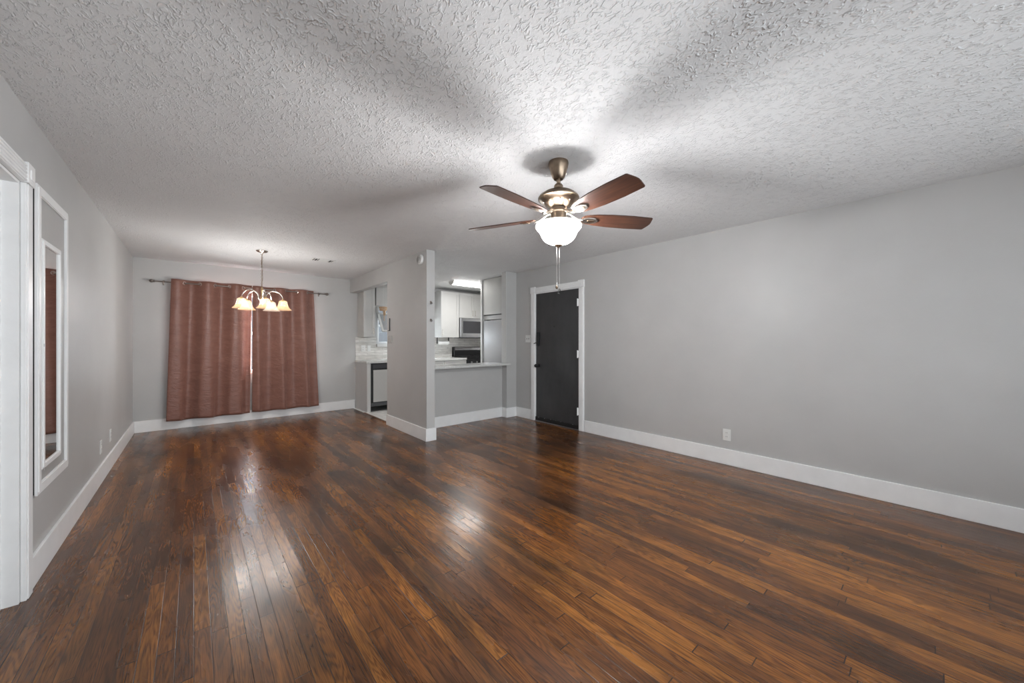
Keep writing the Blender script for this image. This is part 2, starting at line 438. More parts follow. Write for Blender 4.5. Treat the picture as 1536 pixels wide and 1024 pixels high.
# rear wall; its big window is added to let in fill light
RX0, RX1, RZ0, RZ1 = -0.3, 3.8, 0.40, 2.25
struct(MB().box(XL, RX0, YR - .12, YR, 0, H).box(RX1, XR, YR - .12, YR, 0, H).box(RX0, RX1, YR - .12, YR, 0, RZ0).box(RX0, RX1, YR - .12, YR, RZ1, H).build('wall_rear', 'wall'), 'rear wall with wide window added for fill light', 'wall')
# partition with header over the dining-kitchen opening
struct(MB().box(PX0, PX1, PY0, PY1, 0, H).box(PX0, PX1, PY1, YB, 2.19, H).build('wall_partition', 'wall'), 'grey partition wall with header over kitchen opening', 'wall')
struct(MB().box(PX1, SX, SY1, SY1 + .11, 0, 0.875).build('wall_half', 'wall'), 'grey half wall below the bar counter', 'wall')

# baseboards
def bb(name, segs):
    m = MB()
    for (x0, x1, y0, y1) in segs:
        m.box(x0, x1, y0, y1, 0, BH, 0.003)
    return struct(m.build(name, 'trim'), 'white painted baseboard', 'baseboard')
bb('baseboard_left', [(XL, XL + BT, 3.002, YB), (XL, XL + BT, YR, 2.0)])
bb('baseboard_back', [(XL + BT, PX1 - .03, YB - BT, YB)])
bb('baseboard_right', [(XR - BT, XR, YR, 3.245), (XR - BT, XR, 4.325, SY0)])
bb('baseboard_rear', [(XL + BT, XR - BT, YR, YR + BT)])
bb('baseboard_partition', [(PX0 - BT, PX0, PY0, PY1 + .004), (PX0 - BT, PX1 + BT, PY0 - BT, PY0), (PX1, PX1 + BT, PY0, SY1)])
bb('baseboard_half', [(PX1 + BT, SX - BT, SY1 - BT, SY1), (SX - BT, SX, SY0, SY1), (SX - BT, XR, SY0 - BT, SY0)])
struct(MB().box(2.27, 2.31, PY1, YB - .6, 0, 0.006, 0.002).build('trim_1', pbr('dark_threshold_wood', (0.11, 0.045, 0.02), 0.4)), 'dark wood strip between oak floor and kitchen tile', 'threshold')
struct(MB().box(SX - .012, SX, SY0 + .002, SY1, 0.91, H).build('trim_2', 'cab'), 'white end trim on the short wall above the bar counter', 'trim')

# ------------------------------------------------------------------ entry door
def casing_x(name, X, sgn, y0, y1, top, w=0.088, t=0.02, fluted=False, label=None, near=True):
    """casing on a wall plane X, protruding to sgn; opening y0..y1"""
    m = MB()
    def bx(ya, yb, za, zb, tt, bev=0.003):
        a, c = sorted((X, X + sgn * tt)); m.box(a, c, ya, yb, za, zb, bev)
    for (ya, yb) in ((y0 - w, y0), (y1, y1 + w)):
        bx(ya, yb, 0, top - .003, t)
        bx(ya + w * .14, yb - w * .14, 0.001, top - .004, t + .004)
        bx(ya - .006, yb + .006, top - .002, top + w + .012, t + .008)     # corner block
        bx(ya + w * .25, yb - w * .25, top + w * .25, top + w * .8, t + .012)
    bx(y0 + .007, y1 - .007, top, top + w, t)
    n = 5
    for i in range(n):
        z = top + w * (i + .5) / n
        bx(y0 + .008, y1 - .008, z - .005, z + .005, t + .005, 0.002)
    return struct(m.build(name, 'trim'), label, 'door casing')
casing_x('trim_3', XR, -1, DY0 + .004, DY1 - .004, DH, label='white casing with corner blocks around the black door')
# jamb
struct(MB().box(XR + .001, XR + .12, DY0, DY0 + .012, 0, DH).box(XR + .001, XR + .12, DY1 - .012, DY1, 0, DH).box(XR + .001, XR + .12, DY0 + .012, DY1 - .012, DH - .012, DH).build('trim_4', 'trim'), 'white jamb of the black door', 'door jamb')
d1 = MB().box(XR + .004, XR + .045, DY0 + .013, DY1 - .013, 0.055, DH - .013, 0.002).build('door_1', 'blackdoor', origin=(XR + .02, (DY0 + DY1) / 2, 0))
struct(d1, 'black painted flush entry door with worn paint', 'door')
MB().box(XR - .012, XR + .004, DY0 + .013, DY1 - .013, 0.012, 0.062, 0.002).build('door_sweep', 'dark', d1)
MB().box(XR - .014, XR - .009, DY0 + .013, DY1 - .013, 0.062, 0.070).build('sweep_strip', 'sweep', d1)
for z in (1.83, 1.09, 0.27):
    MB().box(XR - .024, XR + .003, DY0 + .004, DY0 + .030, z - .05, z + .05, 0.002).cyl((XR - .026, DY0 + .02, z - .055), (XR - .026, DY0 + .02, z + .055), .007).build('hinge', 'trim', d1)
yk = DY1 - .07
k = MB().tube([(XR - .0, yk, .885), (XR - .03, yk, .885)], .012)
k.sphere((XR - .055, yk, .885), .029)
k.lathe([(.034, 0), (.034, .008), (.018, .012), (.012, .03)], tr=Matrix.Translation((XR + .003, yk, .885)) @ Matrix.Rotation(-PI / 2, 4, 'Y'))
k.build('door_knob', 'dark', d1, True)
MB().box(XR - .026, XR + .003, yk - .022, yk + .022, 1.20, 1.42, 0.008).build('deadbolt_plate', 'dark', d1, True)
MB().tube([(XR - .02, yk + .01, 1.25), (XR - .045, yk + .02, 1.25), (XR - .05, yk + .055, 1.235)], .006).build('bolt_lever', 'dark', d1, True)
MB().lathe([(.0, 0), (.009, 0), (.011, .003), (.011, .006)], tr=Matrix.Translation((XR + .0, 3.83, 1.50)) @ Matrix.Rotation(PI / 2, 4, 'Y')).build('peephole', 'slot', d1)
struct(MB().box(XR - .03, XR + .12, DY0 + .012, DY1 - .012, 0.0, 0.012, 0.003).build('trim_5', 'steel'), 'metal threshold under the black door', 'threshold')
# left doorway
casing_x('trim_6', XL, 1, DL0, DL1, DZ, label='white fluted casing of the doorway at the left edge')
struct(MB().box(XL - .12, XL - .001, DL1 - .014, DL1, 0, DZ).box(XL - .12, XL - .001, DL0, DL0 + .014, 0, DZ).box(XL - .12, XL - .001, DL0 + .014, DL1 - .014, DZ - .014, DZ)
       .box(XL - .075, XL - .052, DL1 - .028, DL1 - .013, 0, DZ - .01, .001).build('trim_7', 'trim'), 'white jamb of the doorway at the left edge', 'door jamb')
d2 = MB().box(XL - .115, XL - .077, DL0 + .016, DL1 - .016, 0.012, DZ - .016, 0.002).build('door_2', 'cab', origin=(XL - .1, 2.5, 0))
struct(d2, 'white flush door set back in the left doorway', 'door')
MB().sphere((XL - .035, DL0 + .08, .95), .027).tube([(XL - .08, DL0 + .08, .95), (XL - .03, DL0 + .08, .95)], .012).build('door_knob', 'nickel', d2, True)

# ------------------------------------------------------------------ windows (frames + panes)
def window(name, x0, x1, y, z0, z1, nx, label, mid=True):
    f = MB(); t = 0.045
    f.box(x0, x0 + t, y, y + .06, z0, z1, .003).box(x1 - t, x1, y, y + .06, z0, z1, .003)
    f.box(x0 + t, x1 - t, y, y + .06, z0, z0 + t, .003).box(x0 + t, x1 - t, y, y + .06, z1 - t, z1, .003)
    for i in range(1, nx):
        xx = x0 + (x1 - x0) * i / nx; f.box(xx - t / 2, xx + t / 2, y + .005, y + .055, z0 + t, z1 - t, .003)
    if mid: zz = (z0 + z1) / 2; f.box(x0 + t, x1 - t, y + .008, y + .052, zz - t / 2, zz + t / 2, .003)
    o = f.build(name, 'vinyl', origin=((x0 + x1) / 2, y + .03, z0)); struct(o, label, 'window')
    MB().box(x0 + .01, x1 - .01, y + .028, y + .032, z0 + .01, z1 - .01).build('glass_pane', 'pane', o)
    return o
window('window_1', WX0, WX1, YB + .03, WZ0, WZ1, 2, 'white framed dining window behind the brown curtains')
window('fill_window_rear', RX0, RX1, YR - .09, RZ0, RZ1, 3, 'wide window added out of view behind the camera for fill light')
# kitchen window with a sash leaning into the room
w3 = window('window_3', KX0, KX1, YB + .05, KZ0, KZ1, 1, 'white framed kitchen window over the sink counter')
MB().box(KX0 - .03, KX1 + .03, YB - .05, YB + .03, KZ0 - .055, KZ0, .004).build('window_sill', 'cab', w3)
sa = MB(); t = .022
def slant(x0, x1, s0, s1, th=.02):
    # along the sash: s=0 top at (YB-.005,1.83), s=1 bottom leaning into the room
    A = Vector((0, YB - .012, 1.83)); B = Vector((0, YB - .27, 1.455)); n = Vector((0, -(B - A).z, (B - A).y)).normalized() * -1
    vs = []
    for xx in (x0, x1):
        for s_ in (s0, s1):
            for e in (0, th):
                p = A.lerp(B, s_) + n * e; vs.append(sa.bm.verts.new((xx, p.y, p.z)))
    for q in ((0, 1, 3, 2), (4, 6, 7, 5), (0, 2, 6, 4), (1, 5, 7, 3), (0, 4, 5, 1), (2, 3, 7, 6)): sa.bm.faces.new([vs[i] for i in q])
slant(KX0 - .02, KX0 + .02, 0, 1); slant(KX1 - .02, KX1 + .02, 0, 1); slant(KX0, KX1, 0, .06); slant(KX0 - .02, KX1 + .02, .94, 1, .03)
so = sa.build('tilted_sash', 'vinyl', w3)
sa = MB(); slant(KX0 + .018, KX1 - .018, .05, .95, .006)
sa.build('sash_glass', pbr('hazy_sash_glass', (0.36, 0.37, 0.38), 0.12, var=0.08, vscale=9), so)

# ------------------------------------------------------------------ curtains
ROD_Y, ROD_Z = 7.17, 2.118
rod = thing('curtain_rod', 'thin dark metal curtain rod with round finials above the brown curtains', 'curtain rod', (0.68, ROD_Y, ROD_Z))
MB().cyl((-.42, ROD_Y, ROD_Z), (1.78, ROD_Y, ROD_Z), .0085).build('pole', 'rod', rod, True)
for s, xx in ((-1, -.42), (1, 1.78)):
    MB().sphere((xx + s * .03, ROD_Y, ROD_Z), .024).cyl((xx - s * .005, ROD_Y, ROD_Z), (xx + s * .012, ROD_Y, ROD_Z), .016).build('finial', 'rod', rod, True)
for xx in (-.33, .72, 1.69):
    MB().box(xx - .01, xx + .01, YB - .006, YB, ROD_Z - .04, ROD_Z + .03, .002).cyl((xx, YB - .003, ROD_Z - .012), (xx, ROD_Y, ROD_Z - .012), .005).torus((xx, ROD_Y, ROD_Z), .012, .004, 'X').build('bracket', 'rod', rod, True)
def curtain(x0, x1, nper, label, flare0, flare1, phase, ztop, zbot, seed):
    rr = random.Random(seed)
    nx, nz = 150, 56; m = MB(); bm = m.bm; g = []
    ph = [rr.uniform(0, 6.28) for _ in range(5)]
    def pos(u, v):
        # u across 0..1, v 0 top .. 1 bottom
        a = 2 * PI * nper * u + phase
        amp = .042 * (1 - .2 * v) + .004
        sh = math.sin(a) + .22 * v * math.sin(2 * a + ph[0]) + .25 * v * math.sin(a * .5 + ph[1])
        x = x0 + (x1 - x0) * u + v * (flare0 * (1 - u) + flare1 * u) + .012 * v * math.sin(2 * a + ph[2])
        y = ROD_Y - amp * sh + .006 * math.sin(9 * v + ph[3] + 3 * u) * v
        z = ztop + (zbot - ztop) * v + .006 * math.sin(a + 1) * v
        return Vector((x, y, z))
    for j in range(nz + 1):
        g.append([bm.verts.new(pos(i / nx, j / nz)) for i in range(nx + 1)])
    for j in range(nz):
        for i in range(nx): bm.faces.new((g[j][i], g[j][i + 1], g[j + 1][i + 1], g[j + 1][i]))
    o = m.build('curtain', 'curtain', None, True, origin=((x0 + x1) / 2, ROD_Y, zbot))
    for md in list(o.modifiers): o.modifiers.remove(md)
    sd = o.modifiers.new('thickness', 'SOLIDIFY'); sd.thickness = .004
    tag(o, label, 'curtain')
    # grommets where the cloth crosses the rod
    k = 0
    while True:
        u = (k * PI - phase) / (2 * PI * nper); k += 1
        if u > 1: break
        if u < 0.01: continue
        vg = (ztop - ROD_Z) / (ztop - zbot)
        p = pos(u, vg); p2 = pos(u + .004, vg); ang = math.atan2(p2.y - p.y, p2.x - p.x)
        MB().torus((0, 0, 0), .021, .0055, 'Y', 20, 8).build('grommet', 'chrome', o, True)
        gr = o.children[-1]; gr.location = p - Vector(o.location); gr.rotation_euler = (0, 0, ang)
    return o
curtain(-.245, .705, 2.75, 'brown satin grommet curtain panel on the left, left of the centre gap', -.05, -.03, .55, 2.167, .128, 3)
curtain(.712, 1.60, 2.75, 'brown satin grommet curtain panel on the right, nearest the kitchen', -.005, .075, 0.5, 2.160, .135, 5)

# ------------------------------------------------------------------ framed panel and mirror on left wall
def frame_x(m, X, t, y0, y1, z0, z1, w, step=True):
    for (a, b2, c, d) in ((y0 + w, y1 - w, z1 - w, z1), (y0 + w, y1 - w, z0, z0 + w), (y0, y0 + w, z0, z1), (y1 - w, y1, z0, z1)):
        m.box(X, X + t, a, b2, c, d, .0008)
    if step:
        e = w * .28
        g_ = w - e * .3
        for (a, b2, c, d) in ((y0 + g_, y1 - g_, z1 - g_, z1 - e), (y0 + g_, y1 - g_, z0 + e, z0 + g_), (y0 + e, y0 + g_, z0 + e, z1 - e), (y1 - g_, y1 - e, z0 + e, z1 - e)):
            m.box(X + t * .5, X + t + .004, a, b2, c, d, .0008)
FY0, FY1, FZ0, FZ1 = 3.10, 3.725, .455, 2.105
fp = thing('framed_panel', 'tall white framed grey panel mounted on the left wall behind the mirror', 'wall panel', (XL, (FY0 + FY1) / 2, FZ0))
MB().box(XL, XL + .006, FY0 + .006, FY1 - .006, FZ0 + .006, FZ1 - .006).build('gap_shadow', 'slot', fp)  # dark sheet standing in for the shadow gap between frame and wall
m = MB(); frame_x(m, XL + .006, .010, FY0, FY1, FZ0, FZ1, .056); m.build('frame', 'trim', fp)
MB().box(XL + .006, XL + .009, FY0 + .05, FY1 - .05, FZ0 + .05, FZ1 - .05).build('panel', 'panelgrey', fp)
MX = XL + .0095
MY0, MY1, MZ0, MZ1 = 3.175, 3.535, .575, 1.83
wm = thing('wall_mirror', 'narrow full-length mirror in slim white frame hung on the grey panel', 'mirror', (MX, (MY0 + MY1) / 2, MZ0))
m = MB(); frame_x(m, MX, .009, MY0, MY1, MZ0, MZ1, .032); m.build('frame', 'trim', wm)
MB().box(MX, MX + .005, MY0 + .028, MY1 - .028, MZ0 + .028, MZ1 - .028).build('glass', 'mirror', wm)
for (yy, zz) in ((MY0 + .01, 1.25), (MY1 - .01, 1.25), (MY0 + .012, .575), (MY1 - .012, 1.82)):
    MB().box(MX + .0125, MX + .0145, yy - .006, yy + .006, zz - .008, zz + .008, .001).build('clip', 'steel', wm)

# ------------------------------------------------------------------ electrical plates
def plate(axis, X, Y, Z, sgn, w, h, kind, label, group=None, name=None, cat=None, mat='plastic'):
    """axis 'X' : on a plane X facing sgn ; axis 'Y': on plane Y"""
    name = name or ('light_switch' if kind.startswith('sw') else 'wall_outlet')
    root = thing(name, label, cat or ('light switch' if kind.startswith('sw') else 'outlet'), (X, Y, Z - h / 2), group)
    def bx(u0, u1, z0, z1, d0, d1, bev=0):
        mm = MB()
        if axis == 'X':
            a, c = sorted((X + sgn * d0, X + sgn * d1)); mm.box(a, c, Y + u0, Y + u1, Z + z0, Z + z1, bev)
        else:
            a, c = sorted((Y + sgn * d0, Y + sgn * d1)); mm.box(X + u0, X + u1, a, c, Z + z0, Z + z1, bev)
        return mm
    bx(-w / 2, w / 2, -h / 2, h / 2, 0, .006, .002).build('cover_plate', mat, root)
    if kind == 'outlet':
        for dz in (-.02, .02):
            s_ = bx(-.017, .017, dz - .014, dz + .014, .005, .008, .001).build('socket', mat, root)
            for du in (-.006, .006): bx(du - .0012, du + .0012, dz - .002, dz + .008, .0079, .0086).build('slot', 'slot', s_)
    if kind == 'sw2':
        for du in (-.023, .023):
            bx(du - .005, du + .005, -.012, .012, .005, .008, .001).build('toggle', 'slot' if mat == 'plastic' else 'steel', root)
    if kind == 'sw1':
        bx(-.016, .016, -.033, .033, .005, .009, .001).build('rocker', mat, root)
    return root
plate('X', XR, 1.417, .306, -1, .075, .118, 'outlet', 'white duplex outlet low on the long right wall')
plate('X', XR, 4.405, 1.315, -1, .115, .118, 'sw2', 'white double toggle switch left of the black door')
plate('X', XL, 4.95, .315, 1, .075, .118, 'outlet', 'white outlet low on the left wall, nearer the camera of the two')
plate('X', XL, 5.45, .325, 1, .075, .118, 'outlet', 'white outlet low on the left wall, nearer the far corner of the two')
plate('X', PX0, 5.33, 1.30, -1, .052, .118, 'sw1', 'grey rocker switch on the partition, right of its pair', mat='panelgrey')
plate('X', PX0, 5.43, 1.30, -1, .052, .118, 'sw1', 'grey rocker switch on the partition, at the opening edge', mat='panelgrey')
# dark slim bracket on partition
tag(MB().box(PX0 - .012, PX0, 5.385, 5.400, 1.43, 1.62, .002).box(PX0 - .014, PX0, 5.385, 5.45, 1.43, 1.437, .001).build('wall_hook', 'slot', origin=(PX0, 5.39, 1.43)), 'slim dark L-shaped hook on the partition above the grey switches', 'hook')
# smoke detector
sd = thing('smoke_detector', 'round white detector high on the partition wall near its end', 'smoke detector', (PX0, 4.39, 2.335))
tr = Matrix.Translation((PX0, 4.39, 2.335)) @ Matrix.Rotation(-PI / 2, 4, 'Y')
MB().lathe([(.066, 0), (.066, .014), (.058, .026), (.040, .030)], tr=tr).build('housing', 'plastic', sd, True)
MB().lathe([(.034, .029), (.034, .034), (.026, .038), (.0, .038)], tr=tr).build('grille', 'panelgrey', sd, True)
MB().torus((PX0 - .031, 4.39, 2.335), .047, .0025, 'X').build('vent_ring', 'panelgrey', sd, True)
# two hooks on partition end
for z, nm, lb in ((1.775, 'screw_hook', 'upper small metal hook on the partition end'), (1.55, 'screw_hook', 'lower small metal hook on the partition end')):
    x = 2.292
    o = MB().lathe([(.013, 0), (.013, .004), (.006, .007), (.005, .018)], tr=Matrix.Translation((x, PY0, z)) @ Matrix.Rotation(PI / 2, 4, 'X'))
    o.tube([(x, PY0 - .015, z), (x + .004, PY0 - .026, z - .004), (x + .006, PY0 - .030, z - .018), (x - .002, PY0 - .03, z - .028), (x - .014, PY0 - .03, z - .024), (x - .016, PY0 - .03, z - .012)], .004)
    tag(o.build(nm, 'rod', None, True, origin=(x, PY0, z - .03)), lb, 'hook')

# ceiling vent
cv = thing('ceiling_vent', 'small white ceiling air vent between the chandelier and the partition', 'vent', (1.40, 5.77, H))
MB().box(1.25, 1.55, 5.68, 5.86, H - .006, H, .002).build('frame', 'plastic', cv)
MB().box(1.275, 1.525, 5.705, 5.835, H - .0075, H - .005).build('grille_backing', 'slot', cv)
for i in range(7):
    x = 1.29 + i * .0365
    if i in (0, 1, 5, 6):
        MB().box(x - .003, x + .003, 5.705, 5.835, H - .012, H - .006).build('louvre', 'plastic', cv)
MB().box(1.345, 1.465, 5.70, 5.84, H - .011, H - .005, .001).build('damper_panel', 'plastic', cv)

# ------------------------------------------------------------------ ceiling fan
fx, fy = FAN
fan = thing('ceiling_fan', 'five-blade ceiling fan with walnut blades, antique brass motor and lit glass bowl', 'ceiling fan', (fx, fy, H))
MB().lathe([(.064, H), (.066, H - .012), (.062, H - .03), (.060, H - .04), (.050, H - .075), (.040, H - .10), (.030, H - .112), (.0, H - .112)], fx, fy).build('canopy', 'bronze', fan, True)
MB().lathe([(.013, H - .105), (.013, 2.25)], fx, fy, 16).build('downrod', 'bronze', fan, True)
MB().lathe([(.0, 2.30), (.022, 2.296), (.030, 2.285), (.030, 2.27), (.040, 2.258), (.042, 2.243), (.0, 2.243)], fx, fy).build('hanger_collar', 'bronze', fan, True)
MB().lathe([(.0, 2.252), (.05, 2.25), (.095, 2.238), (.125, 2.218), (.134, 2.203), (.133, 2.196), (.124, 2.193), (.112, 2.178), (.085, 2.155), (.058, 2.142), (.050, 2.138), (.050, 2.118), (.0, 2.118)], fx, fy, 48).build('motor_housing', 'bronze', fan, True)
for k_ in range(10):
    a = 2 * PI * k_ / 10 + .2
    MB().sphere((fx + .104 * math.cos(a), fy + .104 * math.sin(a), 2.166), .0045, seg=8).build('housing_screw', 'chrome', fan, True)
MB().lathe([(.0, 2.120), (.060, 2.120), (.062, 2.112), (.052, 2.106), (.052, 2.062), (.058, 2.056), (.060, 2.046), (.0, 2.046)], fx, fy).build('switch_housing', 'bronze', fan, True)
MB().lathe([(.0, 2.046), (.066, 2.046), (.068, 2.034), (.03, 2.030), (.0, 2.03)], fx, fy).build('light_fitter', 'bronze', fan, True)
mb = MB(); mb.open = True
mb.lathe([(.149, 2.024), (.148, 2.014), (.137, 1.999), (.124, 1.986), (.116, 1.970), (.108, 1.950), (.092, 1.930), (.066, 1.913), (.036, 1.903), (.010, 1.900)], fx, fy, 48)
bo = mb.build('glass_bowl', 'bowl', fan, True)
mb = MB(); mb.open = True
mb.lathe([(.066, 2.044), (.085, 2.046), (.115, 2.043), (.140, 2.034), (.149, 2.0245)], fx, fy, 48)
mb.build('bowl_shoulder', 'bowltop', bo, True)
MB().lathe([(.0, 1.904), (.024, 1.903), (.026, 1.897), (.016, 1.890), (.009, 1.884), (.0, 1.880)], fx, fy).build('finial', 'bronze', fan, True)
# camera-right unit vector used only to hang the two chains side by side along the fixture
for (dx, dy, z0, z1, kn) in ((-.010, .006, 1.888, 1.645, 'dark'), (.004, -.004, 1.882, 1.618, 'clear')):
    m = MB(); z = z0
    while z > z1:
        m.sphere((fx + dx, fy + dy, z), .0026, seg=8); z -= .0065
    m.cyl((fx + dx, fy + dy, z0), (fx + dx, fy + dy, z1), .0009, 6)
    c = m.build('pull_chain', 'chrome', fan, True)
    if kn == 'dark':
        MB().lathe([(.0, z1 + .01), (.004, z1 + .008), (.004, z1 - .005), (.0, z1 - .006)], fx + dx, fy + dy, 12).build('chain_connector', 'chrome', c, True)
        MB().lathe([(.0, z1 - .004), (.005, z1 - .010), (.009, z1 - .020), (.009, z1 - .028), (.0, z1 - .034)], fx + dx, fy + dy, 16).build('pendant', 'bronze', c, True)
    else:
        MB().lathe([(.0, z1), (.006, z1 - .006), (.009, z1 - .018), (.010, z1 - .034), (.0, z1 - .038)], fx + dx, fy + dy, 16).build('pendant', 'clear', c, True)
# blades
PITCH = math.tan(math.radians(13))
def blade_parts(ang):
    ca, sa_ = math.cos(ang), math.sin(ang)
    outline = [(.165, -.032), (.20, -.048), (.26, -.060), (.36, -.070), (.50, -.074), (.60, -.070), (.634, -.069), (.642, -.064), (.656, -.020), (.659, 0), (.656, .020), (.642, .064), (.634, .069), (.60, .070), (.50, .074), (.36, .070), (.26, .060), (.20, .048), (.165, .032), (.155, 0)]
    # blade local mesh (x along the blade), then rotated as an object so the grain follows the blade
    m = MB(); m.prism(outline, -.003, .003, lambda x, y, z: (x, y, z - PITCH * y))
    bm = m.bm
    o = m.build('blade', 'walnut', fan); o.location = (0, 0, 2.080 - H); o.rotation_euler = (0, 0, ang)
    # iron: curved arm and medallion below the blade
    n = MB(); n.tube([(.045, 0, .032), (.075, 0, .030), (.105, 0, .012), (.135, 0, -.004), (.165, 0, -.008)], [.010, .008, .0075, .009, .012], 10)
    el = [(.215 + .058 * math.cos(t_), .030 * math.sin(t_) * (1.0 if math.cos(t_) < 0 else 1.0)) for t_ in [2 * PI * i / 28 for i in range(28)]]
    n.prism(el, -.011, -.004, lambda x, y, z: (x, y, z - PITCH * y))
    br = n.build('blade_bracket', 'nickel', o, True); br.location = (0, 0, 0)
    el2 = [(.225 + .026 * math.cos(t_), .014 * math.sin(t_)) for t_ in [2 * PI * i / 20 for i in range(20)]]
    q = MB().prism(el2, -.0135, -.010, lambda x, y, z: (x, y, z - PITCH * y)).build('bracket_inlay', 'bronze', o, True); q.location = (0, 0, 0)
    return o
for t0 in (187, 115, 259, 331, 43):
    blade_parts(math.radians(t0))

# ------------------------------------------------------------------ chandelier
cx, cy = .663, 5.695
ch = thing('chandelier', 'five-arm brass chandelier with cream glass bell shades hung on a chain', 'chandelier', (cx, cy, H))
MB().lathe([(.065, H), (.066, H - .006), (.05, H - .018), (.022, H - .026), (.010, H - .036), (.0, H - .036)], cx, cy).build('canopy', 'nickel', ch, True)
m = MB(); z = H - .045; i = 0
while z > 1.975:
    m.torus((cx, cy, z), .009, .0022, 'X' if i % 2 else 'Y', 12, 6, 1 if i % 2 == 0 else 1, 1.5); z -= .021; i += 1
m.tube([(cx + .004, cy, H - .04), (cx - .006, cy, 2.30), (cx + .006, cy, 2.14), (cx + .010, cy + .004, 2.08), (cx - .007, cy, 2.02), (cx, cy, 1.96)], .0025, 6)
m.build('chain', 'bronze', ch, True)
MB().lathe([(.0, 1.975), (.008, 1.97), (.012, 1.95), (.018, 1.935), (.014, 1.92), (.012, 1.86), (.020, 1.84), (.026, 1.815), (.022, 1.79), (.012, 1.775), (.014, 1.76), (.007, 1.745), (.0, 1.74)], cx, cy).build('stem', 'brass', ch, True)
lit = {0: True, 1: True}
AN0 = math.radians(200)
for k_ in range(5):
    a = AN0 + k_ * 2 * PI / 5; ca, sa_ = math.cos(a), math.sin(a)
    pts = []
    for j in range(15):
        t_ = j / 14; th = PI * (1.02 - 1.0 * t_)
        r = .135 + .095 * math.cos(th) + .0; zz = 1.83 + .098 * math.sin(th) - (.01 * t_)
        pts.append((cx + ca * (r + .0), cy + sa_ * (r), zz))
    pts = [(cx + ca * .015, cy + sa_ * .015, 1.80)] + pts
    arm = MB().tube(pts, .0055, 8).build('arm', 'nickel', ch, True)
    ex, ey = cx + ca * .232, cy + sa_ * .232
    MB().lathe([(.0, 1.835), (.010, 1.832), (.012, 1.82), (.022, 1.812), (.024, 1.795), (.0, 1.795)], ex, ey, 16).build('socket_cup', 'brass', arm, True)
    s_ = MB(); s_.open = True
    s_.lathe([(.024, 1.808), (.040, 1.802), (.048, 1.785), (.054, 1.755), (.064, 1.725), (.080, 1.700), (.098, 1.685), (.097, 1.682)], ex, ey, 36)
    s_.build('glass_shade', 'shade' if k_ in (0, 1, 2, 4) else 'shadedim', arm, True)
    bulb('chandelier_bulb', (ex, ey, 1.735), 4.0 if k_ in (4, 0, 1) else 3.4, .05, (0.98, .97, .95))

# ------------------------------------------------------------------ kitchen
def shaker_y(m, x0, x1, z0, z1, y, t=.02, fw=.055):
    """shaker door facing -Y with front at y-t"""
    m.box(x0 + .002, x1 - .002, y - t * .55, y, z0 + .002, z1 - .002)
    for (a, b2, c, d) in ((x0 + fw, x1 - fw, z1 - fw, z1), (x0 + fw, x1 - fw, z0, z0 + fw), (x0, x0 + fw, z0, z1), (x1 - fw, x1, z0, z1)):
        m.box(a, b2, y - t, y - t * .3, c, d, .0008)
    return m
def handle_v(x, y, z0, z1, parent):
    return MB().tube([(x, y, z0 + .01), (x, y - .025, z0 + .01)], .005).tube([(x, y, z1 - .01), (x, y - .025, z1 - .01)], .005).tube([(x, y - .028, z0), (x, y - .028, z1)], .006).build('handle', 'nickel', parent, True)
UY = 6.95
def upper(x0, x1, z0, z1, doors, label, side='cab', hside=None, name='upper_cabinet'):
    r = thing(name, label, 'cabinet', ((x0 + x1) / 2, YB, z0))
    MB().box(x0, x1, UY, YB - .002, z0, z1, .001).build('body', side, r)
    n = doors; wd = (x1 - x0) / n
    for i in range(n):
        a, c = x0 + i * wd + .002, x0 + (i + 1) * wd - .002
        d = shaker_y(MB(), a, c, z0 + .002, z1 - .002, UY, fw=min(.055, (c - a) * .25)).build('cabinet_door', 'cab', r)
        hs = hside if hside else ('R' if i == 0 else 'L')
        handle_v((c - .03) if hs == 'R' else (a + .035), UY - .018, z0 + .05, z0 + .17, d)
    return r
CT = 2.355
upper(2.372, 2.585, 1.357, CT, 1, 'narrow white wall cabinet seen through the dining opening', 'cabgrey', 'R')
upper(2.605, 3.70, 1.955, CT, 2, 'short white wall cabinet above the kitchen window')
upper(3.995, 4.445, 1.357, CT, 1, 'tall white wall cabinet left of the microwave', 'cab', 'L')
upper(4.455, 5.22, 1.800, CT, 2, 'white two-door wall cabinet directly above the microwave')
# microwave
MWX0, MWX1 = 4.458, 5.218
mw = thing('microwave', 'stainless microwave with dark window mounted above the range', 'microwave', ((MWX0 + MWX1) / 2, YB, 1.36))
MB().box(MWX0, MWX1, 6.90, YB - .002, 1.36, 1.797, .003).build('body', 'steel', mw)
MB().box(MWX0 + .01, MWX1 - .01, 6.878, 6.902, 1.385, 1.79, .003).build('door', 'steel', mw)
MB().box(MWX0 + .06, MWX1 - .19, 6.872, 6.880, 1.455, 1.725, .002).build('window', 'glassdark', mw)
MB().box(MWX1 - .17, MWX1 - .03, 6.872, 6.880, 1.41, 1.77, .002).build('control_panel', 'dark', mw)
MB().box(MWX0, MWX1, 6.885, 7.15, 1.345, 1.362).build('vent_base', 'dark', mw)
# backsplash
struct(MB().box(2.335, KX0 - .03, YB - .010, YB, .915, 1.357).box(KX0 - .03, KX1 + .03, YB - .010, YB, .915, KZ0 - .055).box(KX1 + .03, XK, YB - .010, YB, .915, 1.36).build('trim_8', 'splash'), 'pale marble strip tile backsplash', 'backsplash')
for xx, lb in ((2.475, 'white outlet on the backsplash, left of its pair'), (2.585, 'white switch on the backsplash, right of its pair')):
    plate('Y', xx, YB - .010, 1.135, -1, .082 if xx < 2.5 else .06, .12, 'outlet' if xx < 2.5 else 'sw1', lb)
